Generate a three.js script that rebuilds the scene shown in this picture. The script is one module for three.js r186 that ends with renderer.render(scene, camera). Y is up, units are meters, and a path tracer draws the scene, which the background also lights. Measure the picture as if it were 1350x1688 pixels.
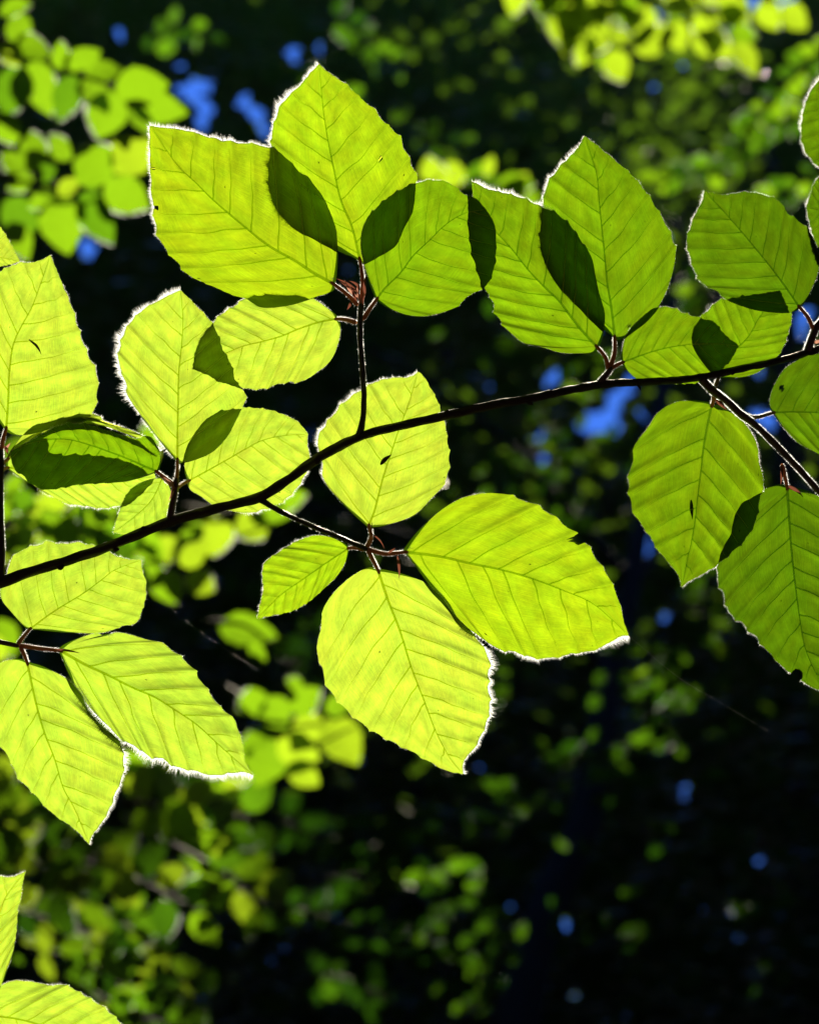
import * as THREE from 'three';
import { mergeGeometries } from 'three/addons/utils/BufferGeometryUtils.js';
import { ImprovedNoise } from 'three/addons/math/ImprovedNoise.js';

// ------------------------------------------------------------------ camera, sky, sun, exposure
const scene = new THREE.Scene();
const FOV = 24, PITCH = 30 * Math.PI / 180, EYE = new THREE.Vector3(0, 1.55, 0), D0 = 0.8;
const camera = new THREE.PerspectiveCamera(FOV, 818 / 1024, 0.05, 600);
const RIGHT = new THREE.Vector3(1, 0, 0);
const FWD = new THREE.Vector3(0, Math.sin(PITCH), -Math.cos(PITCH));
const UPV = new THREE.Vector3(0, Math.cos(PITCH), Math.sin(PITCH));
camera.position.copy(EYE);
camera.lookAt(EYE.clone().add(FWD));
camera.focus = D0 + 0.008;
camera.userData.fStop = 15;                               // about a 5 mm wide pupil

const renderer = new THREE.WebGLRenderer({ antialias: true });
renderer.setSize(818, 1024);
renderer.toneMapping = THREE.LinearToneMapping;
renderer.toneMappingExposure = 4.0;                       // exposed for leaves seen against the light
renderer.shadowMap.enabled = true;

const SUN_UP = 20 * Math.PI / 180, SUN_SIDE = 9 * Math.PI / 180;   // measured from the line of sight
const SUN = FWD.clone().multiplyScalar(Math.cos(SUN_UP) * Math.cos(SUN_SIDE)).addScaledVector(UPV, Math.sin(SUN_UP)).addScaledVector(RIGHT, Math.cos(SUN_UP) * Math.sin(SUN_SIDE)).normalize();
const sun = new THREE.DirectionalLight(new THREE.Color().setRGB(1.0, 0.87, 0.64), 5);
sun.position.copy(SUN).multiplyScalar(40);
sun.target.position.set(0, 0, 0);
sun.castShadow = true; sun.shadow.radius = 1; sun.shadow.mapSize.set(4096, 4096);
Object.assign(sun.shadow.camera, { left: -14, right: 14, top: 14, bottom: -14, near: 1, far: 90 });
scene.add(sun, sun.target);

function makeSky() {                                      // clear deep blue, paler towards the horizon
  const W = 256, H = 128, d = new Float32Array(W * H * 4);
  for (let j = 0; j < H; j++) {
    const el = ((j + 0.5) / H - 0.5) * Math.PI, k = Math.pow(1 - Math.max(0, Math.sin(el)), 3);
    for (let i = 0; i < W; i++) {
      const o = (j * W + i) * 4;
      d[o] = 0.0145 + 0.012 * k; d[o + 1] = 0.052 + 0.03 * k; d[o + 2] = 0.235 + 0.03 * k; d[o + 3] = 1;
    }
  }
  const t = new THREE.DataTexture(d, W, H, THREE.RGBAFormat, THREE.FloatType);
  t.mapping = THREE.EquirectangularReflectionMapping; t.magFilter = THREE.LinearFilter; t.minFilter = THREE.LinearFilter; t.needsUpdate = true;
  return t;
}
scene.background = makeSky();
scene.environment = scene.background;

// ------------------------------------------------------------------ helpers
function rng(seed) { let a = seed >>> 0; return () => { a = (a + 0x6D2B79F5) | 0; let t = Math.imul(a ^ (a >>> 15), 1 | a); t = (t + Math.imul(t ^ (t >>> 7), 61 | t)) ^ t; return ((t ^ (t >>> 14)) >>> 0) / 4294967296; }; }
const perlin = new ImprovedNoise();
const lerp = (a, b, t) => a + (b - a) * t, clamp = (x, a = 0, b = 1) => Math.min(b, Math.max(a, x));
const FPX = 844 / Math.tan(FOV * Math.PI / 360);           // focal length in pixels of the photograph
const MM = 0.001, PXM = D0 / FPX;                         // metres per pixel at the twig
function at(x, y, depth) {                                // a point of the place, from its direction and its distance along the view
  return EYE.clone().addScaledVector(FWD, depth).addScaledVector(RIGHT, (x - 675) / FPX * depth).addScaledVector(UPV, -(y - 844) / FPX * depth);
}
function toPixel(p) {
  const q = p.clone().sub(EYE), d = q.dot(FWD);
  return [675 + q.dot(RIGHT) / d * FPX, 844 - q.dot(UPV) / d * FPX, d];
}
const used = new Map();
function numbered(name) { const n = used.get(name) ?? 0; used.set(name, n + 1); return n ? `${name}_${String(n).padStart(3, '0')}` : name; }
function tag(o, label, category, group, kind) { o.userData = { label, ...(category && { category }), ...(group && { group }), ...(kind && { kind }) }; return o; }
function thing(name, label, category, p, group) { const o = new THREE.Group(); o.name = numbered(name); o.position.copy(p); scene.add(o); return tag(o, label, category, group); }
function part(name, g, m, parent, p) { const o = new THREE.Mesh(g, m); o.name = name; o.castShadow = o.receiveShadow = true; if (p) o.position.copy(p); parent.add(o); return o; }

class MB {                                                // collects triangles
  constructor() { this.p = []; this.u = []; this.i = []; }
  v(p, u = 0, w = 0) { this.p.push(p.x, p.y, p.z); this.u.push(u, w); return this.p.length / 3 - 1; }
  tri(a, b, c) { this.i.push(a, b, c); }
  quad(a, b, c, d) { this.i.push(a, b, c, a, c, d); }
  build(origin) {
    const g = new THREE.BufferGeometry(), p = new Float32Array(this.p);
    if (origin) for (let k = 0; k < p.length; k += 3) { p[k] -= origin.x; p[k + 1] -= origin.y; p[k + 2] -= origin.z; }
    g.setAttribute('position', new THREE.BufferAttribute(p, 3));
    g.setAttribute('uv', new THREE.BufferAttribute(new Float32Array(this.u), 2));
    g.setIndex(this.i); g.computeVertexNormals();
    return g;
  }
}
// points [x, y, ...] -> smooth polyline sampled by arc length
function curve(pts, n, tension = 0.5) {
  const c = new THREE.CatmullRomCurve3(pts.map(([x, y]) => new THREE.Vector3(x, y, 0)), false, 'centripetal', tension);
  c.arcLengthDivisions = 400;
  return c.getSpacedPoints(n).map((p) => [p.x, p.y]);
}
const sample = (line, t) => { const f = clamp(t) * (line.length - 1), k = Math.min(line.length - 2, Math.floor(f)), s = f - k; return [lerp(line[k][0], line[k + 1][0], s), lerp(line[k][1], line[k + 1][1], s)]; };
// a rounded, tapered limb through world points with radii
function limb(mb, pts, radii, sides = 9, rough = 0.06, seed = 1, perMetre = 900) {
  const c = new THREE.CatmullRomCurve3(pts, false, 'centripetal'), len = c.getLength(), n = Math.max(6, Math.min(260, Math.round(len * perMetre)));
  const fr = c.computeFrenetFrames(n, false); let prev = null, v = 0, last = null;
  for (let i = 0; i <= n; i++) {
    const t = i / n, p = c.getPoint(t), f = t * (radii.length - 1), k = Math.min(radii.length - 2, Math.floor(f));
    let r = lerp(radii[k], radii[k + 1], f - k);
    if (last) v += p.distanceTo(last); last = p;
    const ring = [];
    const tan = c.getTangent(t), nrm = fr.normals[0].clone().addScaledVector(tan, -fr.normals[0].dot(tan)).normalize(), bin = tan.clone().cross(nrm);
    for (let s = 0; s <= sides; s++) {
      const a = s / sides * Math.PI * 2, w = r * (1 + rough * perlin.noise(Math.cos(a) * 1.5 + seed * 7.3, Math.sin(a) * 1.5, v / (r * 4 + 1e-6)) * 1.6);
      const rr = (i === 0 || i === n) ? w * 0.55 : w;
      ring.push(mb.v(p.clone().addScaledVector(nrm, Math.cos(a) * rr).addScaledVector(bin, Math.sin(a) * rr), s / sides, v * 40));
    }
    if (prev) for (let s = 0; s < sides; s++) mb.quad(prev[s], ring[s], ring[s + 1], prev[s + 1]);
    prev = ring;
  }
}

// ------------------------------------------------------------------ textures
function dataTexture(W, H, fn, srgb) {
  const d = new Uint8Array(W * H * 4);
  for (let j = 0; j < H; j++) for (let i = 0; i < W; i++) { const c = fn(i / W, j / H, i, j), o = (j * W + i) * 4; d[o] = clamp(c[0]) * 255; d[o + 1] = clamp(c[1]) * 255; d[o + 2] = clamp(c[2]) * 255; d[o + 3] = 255; }
  const t = new THREE.DataTexture(d, W, H);
  t.wrapS = t.wrapT = THREE.RepeatWrapping; t.magFilter = THREE.LinearFilter; t.minFilter = THREE.LinearMipmapLinearFilter; t.generateMipmaps = true; t.anisotropy = 8;
  if (srgb) t.colorSpace = THREE.SRGBColorSpace; t.needsUpdate = true;
  return t;
}
const fbm = (x, y, z) => perlin.noise(x, y, z) * 0.55 + perlin.noise(x * 2.1, y * 2.1, z + 5) * 0.3 + perlin.noise(x * 4.3, y * 4.3, z + 9) * 0.18;
// leaf tissue: u runs from margin to margin across the midrib, v counts the side-vein fields (8 per tile); fine cross veins, mottling, specks
function leafTissue(seed) {
  const W = 1024, H = 1024, r = rng(seed), net = new Float32Array(W * H);
  for (let cell = 0; cell < 8; cell++) for (const side of [0, 1]) {
    let u = 0.02;
    while (u < 0.98) {
      const x0 = (side ? 0.5 + u * 0.5 : 0.5 - u * 0.5) * W, a = r() * 0.25, b = 0.75 + r() * 0.25, slant = (r() - 0.3) * 16 * (side ? 1 : -1), s = 0.35 + 0.65 * r(), bend = (r() - 0.5) * 7;
      for (let k = 0; k <= 90; k++) {
        const t = lerp(a, b, k / 90), x = x0 + slant * t + bend * Math.sin(t * 6.3), y = (cell + t) / 8 * H;
        for (let q = -1; q <= 2; q++) { const xi = Math.floor(x) + q, w = Math.max(0, 1 - Math.abs(x - xi) / 1.5); const o = (Math.floor(y) % H) * W + ((xi + W) % W); net[o] = Math.max(net[o], w * s); }
      }
      u += 0.012 + r() * 0.026;
    }
  }
  const specks = Array.from({ length: 9 }, () => [r(), r(), 0.0008 + 0.0026 * r() * r()]);
  const color = dataTexture(W, H, (u, v, i, j) => {
    const m = fbm(u * 7, v * 9, seed) * 0.17 + fbm(u * 40, v * 52, seed + 3) * 0.055 + fbm(u * 130, v * 160, seed + 4) * 0.07, l = net[j * W + i];
    let k = 0.76 + m + 0.20 * l, red = 1 + 0.10 * fbm(u * 5 + 9, v * 7, seed + 8);
    for (const [a, b, q] of specks) { const d = Math.hypot(u - a, v - b); if (d < q * 1.5) k *= 0.25; else if (d < q * 2.6) k *= 0.85; }
    return [k * red, k, k * (1 - 0.25 * l)];
  }, true);
  const relief = dataTexture(W, H, (u, v, i, j) => { const h = 0.5 + fbm(u * 30, v * 40, seed + 20) * 0.4 - 0.3 * net[j * W + i]; return [h, h, h]; });
  return { color, relief };
}
const TISSUE = [leafTissue(11), leafTissue(47)];
const barkTex = dataTexture(512, 512, (u, v) => { const f = fbm(u * 22, v * 9, 3) * 0.5 + fbm(u * 60, v * 60, 4) * 0.35, l = fbm(u * 14, v * 44, 6) > 0.42 ? 0.22 : 0; const k = 0.62 + f * 0.5 + l; return [k, k * 0.97, k * 0.93]; }, true);
const barkBump = dataTexture(512, 512, (u, v) => { const f = 0.5 + fbm(u * 40, v * 14, 8) * 0.6; return [f, f, f]; });

// ------------------------------------------------------------------ materials
function leafMaterial(rgb, k = 0) {
  return new THREE.MeshPhysicalMaterial({ color: new THREE.Color().setRGB(...rgb), map: TISSUE[k].color, bumpMap: TISSUE[k].relief, bumpScale: 0.00005, roughness: 1, transmission: 0.76, thickness: 0, specularIntensity: 0.2, side: THREE.DoubleSide });
}
const plain = (rgb, roughness = 0.8, extra = {}) => new THREE.MeshPhysicalMaterial({ color: new THREE.Color().setRGB(...rgb), roughness, side: THREE.DoubleSide, ...extra });
const LIT_PIGMENT = {                                         // yellow green to dark green, weaker light towards the right put into the colour
  brightLit: [0.292, 0.445, 0.0330], midLit: [0.204, 0.342, 0.0050], green: [0.114, 0.232, 0.0024], deep: [0.066, 0.146, 0.0018],
};
const bladeMaterial = (pig, seed) => { const r = rng(seed * 131), k = 0.93 + 0.14 * r(), h = 0.94 + 0.12 * r(); return leafMaterial([LIT_PIGMENT[pig][0] * k * h, LIT_PIGMENT[pig][1] * k, LIT_PIGMENT[pig][2] * k], seed % 2); };
const VEIN = { brightLit: [0.86, 0.96, 0.10], midLit: [0.78, 0.94, 0.06], green: [0.64, 0.86, 0.04], deep: [0.52, 0.76, 0.04] };
for (const k in VEIN) VEIN[k] = plain(VEIN[k], 1, { transmission: 0.72, thickness: 0 });
const HAIR = plain([0.86, 0.92, 1.0], 1, { transmission: 0.62, thickness: 0 });
const PETIOLE = plain([0.34, 0.14, 0.06], 1, { transmission: 0.25, thickness: 0 }), PETIOLE_GREEN = plain([0.20, 0.17, 0.03], 0.6);
const BARK = plain([0.030, 0.019, 0.014], 0.62, { map: barkTex, bumpMap: barkBump, bumpScale: 0.0003 });
const SHOOT = plain([0.10, 0.045, 0.035], 0.5, { map: barkTex, bumpMap: barkBump, bumpScale: 0.0001, clearcoat: 0.15 });
const SCALE = plain([0.13, 0.045, 0.03], 0.7, { transmission: 0.35, thickness: 0 });
SCALE.roughness = 1;
const SCALE_PALE = plain([0.34, 0.17, 0.13], 1, { transmission: 0.4, thickness: 0 });
const HUSK = plain([0.035, 0.017, 0.009], 0.9);
const SILK = plain([0.85, 0.85, 0.9], 0.35);
const TRUNK = plain([0.030, 0.020, 0.012], 0.85, { map: barkTex, bumpMap: barkBump, bumpScale: 0.004 });

// ------------------------------------------------------------------ the leaf builder
// In every leaf: a and b are the two margins from base to tip, m the midrib, in directions of the photograph; z is depth behind the twig in mm on the plane of its spray.
const PLANE = {
  left: { gx: 0.02, gy: 0.06, x: 560, y: 560 },
  mid: { gx: 0.25, gy: -0.22, x: 850, y: 560 },
  lower: { gx: 0.0, gy: 0.10, x: 600, y: 900 },
  edge: { gx: 0.0, gy: 0.06, x: 0, y: 960 },
  right: { gx: 0.36, gy: -0.36, x: 850, y: 620 },
};
const planeZ = (name, x, y) => { const q = PLANE[name]; return (q.gx * (x - q.x) + q.gy * (y - q.y)) * PXM; };
const NR = 132, NC = 13, NVEIN = 8;
function makeLeaf(parent, origin, s) {
  const r = rng(s.seed), e0 = s.e0 ?? 0.38, pw = 1.05;
  const A = curve([s.base, ...s.a, s.tip], 400), B = curve([s.base, ...s.b, s.tip], 400), M = curve([s.base, ...s.m, s.tip], 200);
  const um = (e) => Math.pow(clamp((e - e0) / (1 - e0)), pw), ue = (u) => e0 + (1 - e0) * Math.pow(u, 1 / pw);
  const nv = s.nv ?? NVEIN, veinE = [0, 1].map((side) => Array.from({ length: nv }, (_, i) => ue(clamp((i + 0.25 + side * 0.42 + (r() - 0.5) * 0.34) / (nv + 0.55)))));
  const L = Math.hypot(s.tip[0] - s.base[0], s.tip[1] - s.base[1]), amp = (s.pleat ?? 0.8) * MM * L / 350, ns = s.seed * 3.7, vamp = [0, 1].map(() => Array.from({ length: nv + 2 }, () => 0.45 + 0.9 * r()));
  const phase = (side, e) => { const q = veinE[side]; let k = 0; while (k < q.length && q[k] <= e) k++; const lo = k ? q[k - 1] : q[0] - 0.16, hi = k < q.length ? q[k] : 1.06; return k - 1 + clamp((e - lo) / (hi - lo)); };
  const pix = (side, e, v) => {                           // a place on the blade as direction and depth
    const m = sample(M, um(e)), g = sample(side ? B : A, e), t = phase(side, e), f = t - Math.floor(t);
    const sc = (Math.pow(Math.abs(2 * f - 1), 2.5) - 0.35) * 3.8 * (s.scallop ?? 1) * (0.5 + 0.9 * vamp[side][clamp(Math.floor(t) + 1, 0, nv + 1)]) * L / 350 * Math.sin(Math.PI * clamp(e * 1.02)) * Math.pow(v, 4);
    const dx = g[0] - m[0], dy = g[1] - m[1], dl = Math.hypot(dx, dy) || 1;
    const jag = 1.5 * perlin.noise(e * 60, ns, side * 9) * Math.pow(v, 6);
    const along = [s.tip[0] - s.base[0], s.tip[1] - s.base[1]], bow = -0.014 * Math.sin(Math.PI * v) * (1 - um(e));
    const x = m[0] + dx * v + dx / dl * (sc + jag) + along[0] * bow, y = m[1] + dy * v + dy / dl * (sc + jag) + along[1] * bow;
    const u = um(e);
    let z = planeZ(s.plane, x, y) + s.z * MM;
    const va = lerp(vamp[side][clamp(Math.floor(t) + 1, 0, nv + 1)], vamp[side][clamp(Math.floor(t) + 2, 0, nv + 1)], f);
    z -= amp * va * Math.cos(2 * Math.PI * f + 0.7 * Math.sin(2 * Math.PI * f)) * Math.pow(v, lerp(1.4, 0.6, clamp((e - e0 * 0.8) / 0.15))) * (1 - 0.35 * v) * clamp(e / 0.3) * clamp((1 - e) / 0.12);
    z += (s.fold ?? 0.10) * v * dl * PXM * (side ? s.foldB ?? 1 : s.foldA ?? 1) + (s.curl ?? 0) * MM * u * u * u;
    z += (s.wave ?? 1.5) * MM * (perlin.noise(x / 95 + ns, y / 95, 2.5) + 0.32 * perlin.noise(x / 36 + ns, y / 36, 7.5));
    return [x, y, D0 + z, side ? 0.5 + v * 0.5 : 0.5 - v * 0.5, (t + s.seed) / 8];
  };
  const base = at(...pix(0, 0, 0).slice(0, 3)), mat = bladeMaterial(s.pig, s.seed);
  // blade
  const mb = new MB();
  for (const side of [0, 1]) {
    const id = [], px = [];
    for (let j = 0; j <= NR; j++) for (let c = 0; c <= NC; c++) {
      const q = pix(side, j / NR, c / NC);
      for (const [hx, hy, hr] of s.holes ?? []) { const d = Math.hypot(q[0] - hx, q[1] - hy); if (d < hr * 2.2) { const want = d < hr * 0.6 ? d : Math.max(hr, d); if (d > 1e-3) { q[0] = hx + (q[0] - hx) / d * want; q[1] = hy + (q[1] - hy) / d * want; } } }
      px.push(q); id.push(mb.v(at(q[0], q[1], q[2]), q[3], q[4]));
    }
    const holed = (...k) => (s.holes ?? []).some(([hx, hy, hr]) => { let x = 0, y = 0; for (const n of k) { x += px[n][0] / k.length; y += px[n][1] / k.length; } return Math.hypot(x - hx, y - hy) < hr * 0.9; });
    for (let j = 0; j < NR; j++) for (let c = 0; c < NC; c++) {
      const a = j * (NC + 1) + c, b = a + 1, d = a + NC + 1, e = d + 1;
      for (const t of [[a, b, e], [a, e, d]]) if (!holed(...t)) side ? mb.tri(...t.map((k) => id[k])) : mb.tri(id[t[0]], id[t[2]], id[t[1]]);
    }
  }
  const leaf = part('leaf', mb.build(base), mat, parent, base.clone().sub(origin));
  if (s.label) leaf.userData = { label: s.label };
  // a raised vein: a ridge towards the viewer
  const ridge = (name, pts, w0, w1) => {
    const g = new MB(); let prev = null;
    pts.forEach((q, i) => {
      const p = at(...q.slice(0, 3)), n = at(...(pts[i + 1] ?? q).slice(0, 3)), o = at(...(pts[i - 1] ?? q).slice(0, 3)), dir = n.sub(o).normalize(), w = lerp(w0, w1, i / (pts.length - 1)) * MM, across = dir.clone().cross(FWD).normalize(), ring = [];
      for (let k = 0; k <= 4; k++) { const f = k / 4 * Math.PI; ring.push(g.v(p.clone().addScaledVector(across, Math.cos(f) * w * 0.5).addScaledVector(FWD, -Math.sin(f) * w * (name === 'vein' ? 0.28 : 0.4) - 0.00003), k / 4, i)); }
      if (prev) for (let k = 0; k < 4; k++) g.quad(prev[k], ring[k], ring[k + 1], prev[k + 1]);
      prev = ring;
    });
    part(name, g.build(base), VEIN[s.pig], leaf);
  };
  const ks = L / 350;
  ridge('midrib', Array.from({ length: 50 }, (_, i) => { const e = ue(i / 49 * 0.985); return pix(0, i ? e : 0, 0); }), (s.rib ?? 0.85) * ks + 0.1, 0.18);
  for (const side of [0, 1]) for (const e of veinE[side]) if (e < 0.97) ridge('vein', Array.from({ length: 16 }, (_, i) => { const v = i / 15 * 0.95; return pix(side, clamp(e + 0.014 * (v * v - 0.3) + 0.008 * perlin.noise(v * 4, e * 30, ns)), v); }), 0.48 * ks + 0.05, 0.06);
  // silky margin hairs, thick on the side named by rim
  const hb = new MB(), rim = s.rim ?? [-0.8, -0.6], strong = s.hair ?? 1, AX = [s.tip[0] - s.base[0], s.tip[1] - s.base[1]];
  const hair = (p, dir, len, w) => { const ac = dir.clone().cross(FWD).normalize().multiplyScalar(w * 0.5); const a = hb.v(p.clone().add(ac)), b = hb.v(p.clone().sub(ac)), c = hb.v(p.clone().addScaledVector(dir, len)); hb.tri(a, b, c); };
  for (const side of [0, 1]) {
    const line = side ? B : A; let len = 0; for (let i = 1; i < line.length; i++) len += Math.hypot(line[i][0] - line[i - 1][0], line[i][1] - line[i - 1][1]);
    const count = Math.round(len * PXM / MM * 20);
    for (let i = 0; i < count; i++) {
      const e = clamp((i + r()) / count, 0.004, 0.997), p = sample(line, e - 0.012), q = sample(line, e + 0.012), tl = Math.hypot(q[0] - p[0], q[1] - p[1]) || 1;
      let nx = (q[1] - p[1]) / tl, ny = -(q[0] - p[0]) / tl; const m = sample(M, um(e)), g = sample(line, e); if (nx * (g[0] - m[0]) + ny * (g[1] - m[1]) < 0) { nx = -nx; ny = -ny; }
      const facing = clamp((nx * rim[0] + ny * rim[1] - 0.15) / 0.6), patch = clamp(0.55 + 1.5 * perlin.noise(e * 9 + ns, side * 3.3, 4)), thick = facing * strong;
      if (r() > 0.24 + 0.14 * patch + thick * (0.36 + 0.36 * patch)) continue;
      const k = pix(side, e, 1); if ((s.holes ?? []).some(([hx, hy, hr]) => Math.hypot(k[0] - hx, k[1] - hy) < hr)) continue;
      const lean = -0.15 + r() * 0.8, tx = (q[0] - p[0]) / tl, ty = (q[1] - p[1]) / tl;
      const dir = new THREE.Vector3().addScaledVector(RIGHT, nx + tx * lean).addScaledVector(UPV, -(ny + ty * lean)).addScaledVector(FWD, (r() - 0.5) * 0.9).normalize();
      hair(at(k[0] - nx * 1.2, k[1] - ny * 1.2, k[2]), dir, (0.22 + r() * r() * 0.8 + thick * (0.15 + 1.7 * Math.pow(r(), 1.5))) * MM * (0.45 + 0.75 * patch), (0.028 + 0.022 * r() + 0.038 * thick) * MM);
    }
  }
  // petiole: from the twig to the blade
  if (s.stalk) {
    const b0 = pix(0, 0, 0), nS = s.stalk.length, pts = s.stalk.map(([x, y], i) => at(x, y, lerp(s.stalkZ !== undefined ? D0 + s.stalkZ * MM + planeZ(s.plane, x, y) : twigDepth(x), b0[2], i / nS)));
    const inn = pix(0, ue(0.012), 0); pts.push(at(b0[0], b0[1], b0[2] - 0.0001), at(inn[0], inn[1], inn[2]));
    const pb = new MB(); limb(pb, pts, [0.85, 0.72, 0.60, 0.52, 0.40].map((x) => x * MM * (s.stalkR ?? 1)), 8, 0.05, s.seed, 1500);
    part('petiole', pb.build(base), s.stalkGreen ? PETIOLE_GREEN : PETIOLE, leaf);
    const c = new THREE.CatmullRomCurve3(pts.slice(0, -1)), n = Math.round(c.getLength() / MM * 110 * (s.stalkHair ?? 1));
    for (let i = 0; i < n; i++) {
      const t = r(), p = c.getPoint(t), tan = c.getTangent(t), side = r() < 0.9 ? 1 : -1, up = tan.clone().cross(FWD).normalize(); if (up.dot(UPV) * -(s.stalkSide ?? -1) < 0) up.negate();
      const dir = up.multiplyScalar(side).addScaledVector(FWD, r() * 1.3).addScaledVector(tan, (r() - 0.2) * 1.2).normalize();
      hair(p.addScaledVector(dir, 0.0004), dir.addScaledVector(tan, (r() - 0.3) * 0.9).normalize(), (0.25 + 0.95 * r() * r()) * MM, 0.07 * MM);
    }
  }
  const hm = part('margin_hair', hb.build(base), HAIR, leaf); hm.userData = { kind: 'stuff' };
  return leaf;
}
// depth of the main stem at a picture column: it runs a little away from the viewer towards its right end
function twigDepth(x) { return D0 + (x > 850 ? 0.30 * (x - 850) * PXM : 0); }

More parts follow.
